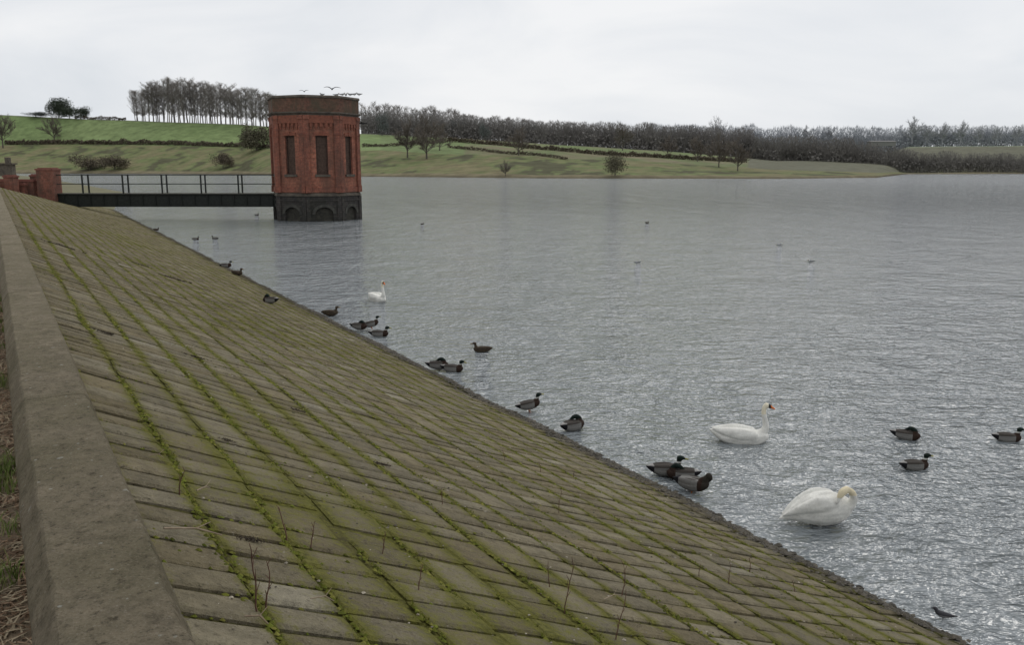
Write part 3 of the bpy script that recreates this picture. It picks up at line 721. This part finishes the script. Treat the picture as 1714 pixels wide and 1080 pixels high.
def wood(name,label,pts,n,twm,under,dspread,hv=.12):
    mb=MB(); x0,x1=pts[0][0],pts[-1][0]
    bt=[(p[0],p[1]) for p in pts]; tt=[(p[0],p[2]) for p in pts]; dt=[(p[0],p[3]) for p in pts]
    def hf(u): return .95+.11*noise.noise(Vector((u*.03,1,len(name))))+.09*noise.noise(Vector((u*.11,4,len(name))))
    for i in range(n):
        u=x0+(x1-x0)*((i+R())/n); Y=lerp(dt,u)+U(0,dspread); zb_=zy(lerp(bt,u),lerp(dt,u)); h=(zy(lerp(tt,u),Y)-zb_)*hf(u)*U(.82,1.06)
        t,k=random.choice(lib['wood']); a=U(0,6.28); ca,sa=math.cos(a),math.sin(a); X0=kk(u)*Y; w_=h*.95
        for M in(t,k):
            mb.add([(X0+(x*ca-y*sa)*w_,Y+(x*sa+y*ca)*w_,zb_-1+z*h) for x,y,z in M.v],M.f)
    for i in range(under):
        u=U(x0,x1); Y=lerp(dt,u)+U(-4,dspread); zb_=zy(lerp(bt,u),lerp(dt,u)); h=(zy(lerp(tt,u),Y)-zb_)*hf(u); z=zb_-1+h*.97*(R()**.95)
        p=Vector((kk(u)*Y,Y,z)); d=Vector((U(-.5,.5),U(-.5,.5),1)).normalized(); r=d.cross(Vector((U(-1,1),U(-1,1),0))).normalized(); k=h*U(.03,.08)
        mb.add([p-r*k*.10,p+r*k*.10,p+d*k*1.3],[(0,1,2)])
        if i%4==0:
            z=zb_-1+h*.6*R(); p.z=z; k=h*U(.02,.04); mb.add([p+r*k*1.5,p+d*k,p-r*k*1.4,p-d*k],[(0,1,2,3)])
    o=link(name,mb.mesh(name,twm,uv=False)); stuff(o,label,'wood')
w1=simple('wood_grey_hazed',(.155,.146,.138),(.225,.213,.20),.08,.95,0)  # all three wood colours lightened to stand in for aerial haze
w2=simple('wood_haze_tint',(.285,.30,.325),(.345,.36,.385),.02,.95,0)
w3=simple('wood_brown_hazed',(.140,.133,.122),(.205,.195,.178),.06,.95,0)
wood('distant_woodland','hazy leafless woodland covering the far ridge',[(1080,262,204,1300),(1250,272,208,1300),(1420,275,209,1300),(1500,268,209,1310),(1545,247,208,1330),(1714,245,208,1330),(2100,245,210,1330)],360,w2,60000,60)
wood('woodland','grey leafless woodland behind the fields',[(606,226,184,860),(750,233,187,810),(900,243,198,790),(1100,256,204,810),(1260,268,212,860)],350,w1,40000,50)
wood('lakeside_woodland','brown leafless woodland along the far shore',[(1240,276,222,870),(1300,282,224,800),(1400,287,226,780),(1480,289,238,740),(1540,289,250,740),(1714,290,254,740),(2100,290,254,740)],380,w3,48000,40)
def hedge(pts,hp,n,mat,label):
    mb=MB()
    Ys=[(u,place(u,v)) for u,v in pts]
    for i in range(n):
        u=U(pts[0][0],pts[-1][0]); Y=lerp(Ys,u)+U(-1.5,1.5); z=tz(u,Y); hh=hp/F*Y*(.75+.5*noise.noise(Vector((u*.06,0,hp)))+.3*noise.noise(Vector((u*.3,0,hp))))
        p=Vector((kk(u)*Y,Y,z+hh*R()**.8)); q=Vector((U(-1,1),U(-1,1),U(-1,1))).normalized(); r=q.orthogonal().normalized(); t=q.cross(r); k=hp/F*Y*U(.10,.25)
        mb.add([p+r*k*1.6,p+t*k,p-r*k*1.3],[(0,1,2)])
    o=link('hedge',mb.mesh('hedge',mat,uv=False)); tag(o,label,'hedge','field hedges')
hb=lf['brown']
hedge([(10,241),(100,241),(250,242),(400,246),(456,248)],8,6000,hb,'brown clipped hedge between the green field and the rough bank')
hedge([(606,246),(660,245),(750,238)],6,1600,hb,'short brown hedge at the edge of the green field')
hedge([(750,236),(900,250),(1050,262),(1160,268),(1250,272)],8,6500,hb,'long brown hedge running down the sloping field')
hedge([(750,247),(850,258),(950,268)],6,2400,hb,'low brown hedge across the sloping field')
hedge([(130,193),(180,195),(215,198)],6,900,hb,'brown hedge on the hill crest')
# barn
Y=1270; q=at_y(1475,241,Y); mb=MB(); mb.box((q.x,Y,q.z),(18,8,3))
rt=empty('barn',(q.x,Y,q.z-3)); tag(rt,'long low grey brown barn among the distant trees','barn')
link('wall',mb.mesh('barn_wall',simple('barn_wall',(.16,.16,.15),(.2,.2,.19),.3,.9,0),(q.x,Y,q.z-3)),rt)
mb=MB(); mb.add([(q.x-19,Y-9,q.z+3),(q.x+19,Y-9,q.z+3),(q.x+18,Y,q.z+5),(q.x-18,Y,q.z+5),(q.x-19,Y+9,q.z+3),(q.x+19,Y+9,q.z+3)],[(0,1,2,3),(3,2,5,4),(0,3,4),(1,5,2)])
link('roof',mb.mesh('barn_roof',simple('barn_roof',(.15,.148,.145),(.19,.188,.185),.3,1,0),(q.x,Y,q.z-3)),rt)
# ------------------------------------------------------------ birds
def sweep(bm,pts,sc=(1,1,1),mirror=False):
    for sgn in((1,-1) if mirror else (1,)):
        for (x0,y0,z0,r0),(x1,y1,z1,r1) in zip(pts,pts[1:]):
            d=math.dist((x0,y0,z0),(x1,y1,z1)); n=max(2,int(d/(min(r0,r1)*.45))+1); n=min(n,24)
            for i in range(n+1):
                t=i/n; r=r0+(r1-r0)*t
                M=Matrix.Translation((x0+(x1-x0)*t,sgn*(y0+(y1-y0)*t),z0+(z1-z0)*t))@Matrix.Diagonal((r*sc[0],r*sc[1],r*sc[2],1))
                bmesh.ops.create_icosphere(bm,subdivisions=2,radius=1,matrix=M)
def smoothpts(pts,k=3):
    out=[]; n=len(pts)
    for i in range(n-1):
        p0=pts[max(0,i-1)];p1=pts[i];p2=pts[i+1];p3=pts[min(n-1,i+2)]
        for j in range(k):
            t=j/k; out.append(tuple(.5*((2*b)+(-a+c_)*t+(2*a-5*b+4*c_-d)*t*t+(-a+3*b-3*c_+d)*t**3) for a,b,c_,d in zip(p0,p1,p2,p3)))
    out.append(pts[-1]); return [(a,b,c_,max(d,.004)) for a,b,c_,d in out]
fmat=attrmat('plumage',30,.8,.6,.010,var=.14,spec=.15)
def bird(name,sweeps,colf,vox):
    bm=bmesh.new()
    for (pts,sc,mir) in sweeps: sweep(bm,smoothpts(pts),sc,mir)
    me=bpy.data.meshes.new('tmp'); bm.to_mesh(me); bm.free()
    o=bpy.data.objects.new('tmp',me); col.objects.link(o)
    r=o.modifiers.new('r','REMESH'); r.mode='VOXEL'; r.voxel_size=vox
    sm=o.modifiers.new('s','SMOOTH'); sm.factor=.5; sm.iterations=3
    dg=bpy.context.evaluated_depsgraph_get(); m2=bpy.data.meshes.new_from_object(o.evaluated_get(dg)); bpy.data.objects.remove(o)
    m2.name=name; a=m2.color_attributes.new('Col','FLOAT_COLOR','POINT'); fl=[]
    for v in m2.vertices: q=colf(*v.co); fl.extend((q[0],q[1],q[2],1))
    a.data.foreach_set('color',fl); m2.materials.clear(); m2.materials.append(fmat); m2.shade_smooth(); return m2
WH=(.78,.77,.72)
def swc(x,y,z):
    if z>.5 and x>.435: return (.62,.16,.04)
    if z>.55 and x>.395: return (.02,.02,.02)
    if z>.5: return (.76,.70,.55)
    return tuple(a*(.90+.2*noise.noise(Vector((x*6,y*14,z*24)))) for a in WH)
swan=bird('swan_mesh',[([(-.54,0,.20,.015),(-.42,0,.15,.07),(-.25,0,.10,.14),(0,0,.07,.17),(.20,0,.08,.15),(.33,0,.11,.10)],(1,1.12,.95),False),
  ([(-.50,.03,.23,.012),(-.32,.09,.20,.065),(-.08,.13,.17,.11),(.14,.12,.14,.10)],(1,.8,1),True),
  ([(.26,0,.12,.10),(.35,0,.20,.068),(.375,0,.29,.054),(.355,0,.40,.044),(.33,0,.50,.040),(.335,0,.60,.040),(.365,0,.645,.044)],(1,1,1),False),
  ([(.365,0,.64,.050),(.40,0,.635,.043),(.44,0,.615,.027),(.50,0,.585,.016)],(1,.85,.9),False)],swc,.011)
def swc2(x,y,z):
    if z>.46 and x>.10: return (.70,.62,.44)
    return tuple(a*(.90+.2*noise.noise(Vector((x*6,y*14,z*24)))) for a in WH)
swan2=bird('preening_swan_mesh',[([(-.52,0,.085,.012),(-.40,0,.13,.055),(-.22,0,.19,.145),(0,0,.23,.215),(.16,0,.24,.20),(.28,0,.26,.125)],(1,1.0,1.05),False),
  ([(-.48,.03,.14,.010),(-.3,.10,.25,.06),(-.06,.14,.34,.115),(.10,.12,.35,.105)],(1,.8,1),True),
  ([(.24,-.03,.26,.12),(.34,-.07,.32,.07),(.37,-.09,.42,.048),(.32,-.12,.51,.042),(.24,-.15,.545,.040)],(1,1,1),False),
  ([(.25,-.15,.545,.050),(.19,-.18,.52,.050),(.15,-.20,.46,.032),(.13,-.21,.39,.016)],(1,.9,1),False),
  ([(-.02,.07,.12,.02),(-.02,.07,-.12,.018)],(1,1,1),True)],swc2,.011)
def duckc(kind,hx=.15,hz=.16,slp=False):
    def f(x,y,z):
        if kind=='female':
            n=noise.noise(Vector((x*40,y*40,z*40)))
            if x>.235 and z>.15: return (.16,.10,.04)
            return tuple(a*(1+.7*n) for a in (.052,.040,.028))
        head=(z>hz+.035 and x>hx-.05) if not slp else (z>.175)
        if x>.245 and not slp: return (.25,.23,.07)
        if head: return (.006,.013,.010)
        if z>hz+.015 and x>hx-.04 and not slp: return (.45,.45,.42)
        if x>.085: return (.030,.018,.013)
        if x<-.19: return (.010,.010,.012) if z<.14 else (.28,.27,.26)
        if z>.125: return (.055,.048,.042)
        return (.17,.165,.155)
    return f
body=([(-.29,0,.135,.008),(-.22,0,.11,.045),(-.10,0,.075,.085),(.02,0,.065,.10),(.12,0,.075,.08),(.16,0,.09,.055)],(1,1.05,.95),False)
wing=([(-.24,.02,.145,.008),(-.14,.05,.125,.04),(0,.065,.11,.055),(.08,.06,.10,.045)],(1,.7,1),True)
neck=([(.12,0,.10,.065),(.155,0,.16,.038),(.165,0,.20,.034),(.18,0,.235,.040)],(1,1,1),False)
head=([(.17,0,.235,.042),(.20,0,.238,.038),(.235,0,.228,.020),(.29,0,.215,.013)],(1,1,.8),False)
def lift(sw,dz,tilt=0):
    out=[]
    for pts,sc,m_ in sw: out.append(([(x,y,z+dz+tilt*x,r) for x,y,z,r in pts],sc,m_))
    return out
legs=([(-.0,.04,.10,.012),(.0,.045,-.02,.009),(.03,.05,-.02,.010)],(1,1,1),True)
D={}
D['drake']=bird('drake_mesh',[body,wing,neck,head],duckc('drake'),.007)
D['female']=bird('female_duck_mesh',[body,wing,neck,head],duckc('female'),.007)
necks=([(.11,0,.11,.065),(.12,0,.17,.042),(.07,.01,.205,.042)],(1,1,1),False); heads=([(.07,.01,.205,.045),(.03,.03,.20,.040),(-.02,.04,.175,.022),(-.06,.045,.155,.014)],(1,1,.8),False)
D['asleep']=bird('sleeping_drake_mesh',[body,wing,necks,heads],duckc('drake',slp=True),.007)
stf=duckc('drake')
D['standing']=bird('standing_drake_mesh',lift([body,wing,neck,head],.05,.2)+[legs],lambda x,y,z:(.30,.10,.03) if z<.045 and abs(x)<.05 else stf(x,y,z-.05-.2*x),.007)
neckp=([(.12,0,.11,.065),(.175,0,.17,.040),(.20,.01,.20,.036)],(1,1,1),False); headp=([(.20,.01,.20,.042),(.215,.02,.17,.036),(.20,.03,.13,.02),(.175,.035,.095,.012)],(1,1,1),False)
D['preening']=bird('preening_duck_mesh',lift([body,wing,neckp,headp],.04,.1)+[legs],lambda x,y,z:(.30,.10,.03) if z<.03 and abs(x)<.05 else (duckc('drake')(x,y,z-.07) if x<.14 else (.03,.026,.02)),.007)
def gullc(x,y,z):
    if x>.17 : return (.4,.2,.05)
    if x<-.16: return (.02,.02,.02)
    if z>.1 and x<.08: return (.10,.105,.12)
    return (.45,.45,.43)
gm=([(-.22,0,.12,.006),(-.12,0,.10,.03),(0,0,.09,.055),(.08,0,.11,.045),(.11,0,.15,.03),(.13,0,.17,.032),(.16,0,.168,.014),(.19,0,.16,.008)],(1,1,1),False); gl_=([(0,.02,.08,.009),(0,.02,.0,.009)],(1,1,1),True)
D['gull']=bird('gull_mesh',[gm,gl_],gullc,.007)
D['greybird']=bird('grey_bird_mesh',[gm,gl_],lambda x,y,z:(.05,.05,.055) if z>.09 else (.2,.2,.2),.007)
D['flyer']=bird('flying_gull_mesh',[([(-.22,0,.0,.012),(-.1,0,.0,.035),(.05,0,.0,.055),(.13,0,.02,.035),(.18,0,.01,.012)],(1,1,1),False),([(0,.03,.02,.05),(.03,.22,.16,.045),(-.03,.42,.15,.038),(-.12,.62,.06,.016)],(1.2,1,.4),True)],lambda x,y,z:(.03,.03,.03) if abs(y)>.5 else (.14,.145,.16),.010)
def put(name,me,p,heading,label,cat,sc=1,group=None,tilt=0):
    o=link(name,me,loc=p); o.rotation_euler=(0,tilt,math.radians(heading)); o.scale=(sc,)*3; tag(o,label,cat,group); return o
put('swan',swan,on_z(1242,740,-.01),-6,'white mute swan swimming with its neck upright','swan')
put('swan',swan2,on_z(1372,880,-.02),-2,'white mute swan preening with its neck folded back','swan',1.0)
put('swan',swan,on_z(632,505,-.02),-52,'white mute swan swimming near the dam','swan',1.1)
G='mallards along the water edge'
ducks=[(379,448,'drake',10,1.1,'s'),(398,461,'female',-20,1.1,'s'),(452,508,'asleep',160,1.1,'s'),(554,528,'female',20,1.05,.04),(602,551,'asleep',-15,1.05,.05),(622,549,'standing',20,.95,.05),(636,564,'drake',0,1.1,0),
(806,590,'female',172,.95,0),(734,617,'asleep',5,1.05,.03),(759,623,'drake',-10,1.05,0),(886,688,'standing',12,.95,.02),(960,720,'asleep',40,1.1,0),(1116,795,'drake',3,1.08,.02),(1140,802,'asleep',170,1.0,0),(1160,824,'preening',-35,1.08,0),
(1518,736,'asleep',-25,.95,0),(1532,787,'drake',8,.95,0),(1687,740,'drake',-5,.95,0),(328,402,'drake',10,.9,0),(360,401,'drake',170,.9,0),(262,386,'female',0,.9,0),(430,361,'drake',0,.9,0),(707,376,'female',0,.6,0),(1083,374,'female',0,.7,0)]
lab={'drake':'mallard drake with dark head and grey flanks on the water','female':'brown mottled mallard on the water','asleep':'mallard drake resting with its head turned back','standing':'mallard drake standing at the water edge','preening':'dark mallard preening its chest at the water edge'}
for (u,v,k,hd,sc,dz) in ducks:
    if dz=='s': s,d=inv(u,v); p=E(s,d,.015)
    else: p=on_z(u,v,(-.015 if k in('drake','female') else 0)+dz)
    put('mallard',D[k],p,hd,lab[k],'duck',sc,G)
for (u,v,hd) in [(1068,443,10),(1305,413,0),(1357,441,190)]:
    put('gull',D['gull'],on_z(u,v,-.065),hd,'small grey and white gull floating on the lake','gull',1.05,'gulls on the lake')
for (u,hd) in [(539,150),(573,0),(586,200),(593,20),(601,170),(579,80),(563,10)]:
    q=at_y(u,157,74.6+R()*.8); put('gull',D['gull'],(q.x,q.y,10.57),hd,'small gull perched on the tower parapet','gull',1.5,'gulls on the tower')
for (u,v,hd,sc) in [(509,153,80,.7),(556,149,110,1.15)]:
    q=at_y(u,v,75); put('flying_gull',D['flyer'],q,hd,'gull with raised wings landing on the tower','gull',sc,'gulls on the tower',.3)
put('small_bird',D['greybird'],on_z(1578,1038,.02),150,'small grey bird standing on the wet edge of the slope','bird',.6)
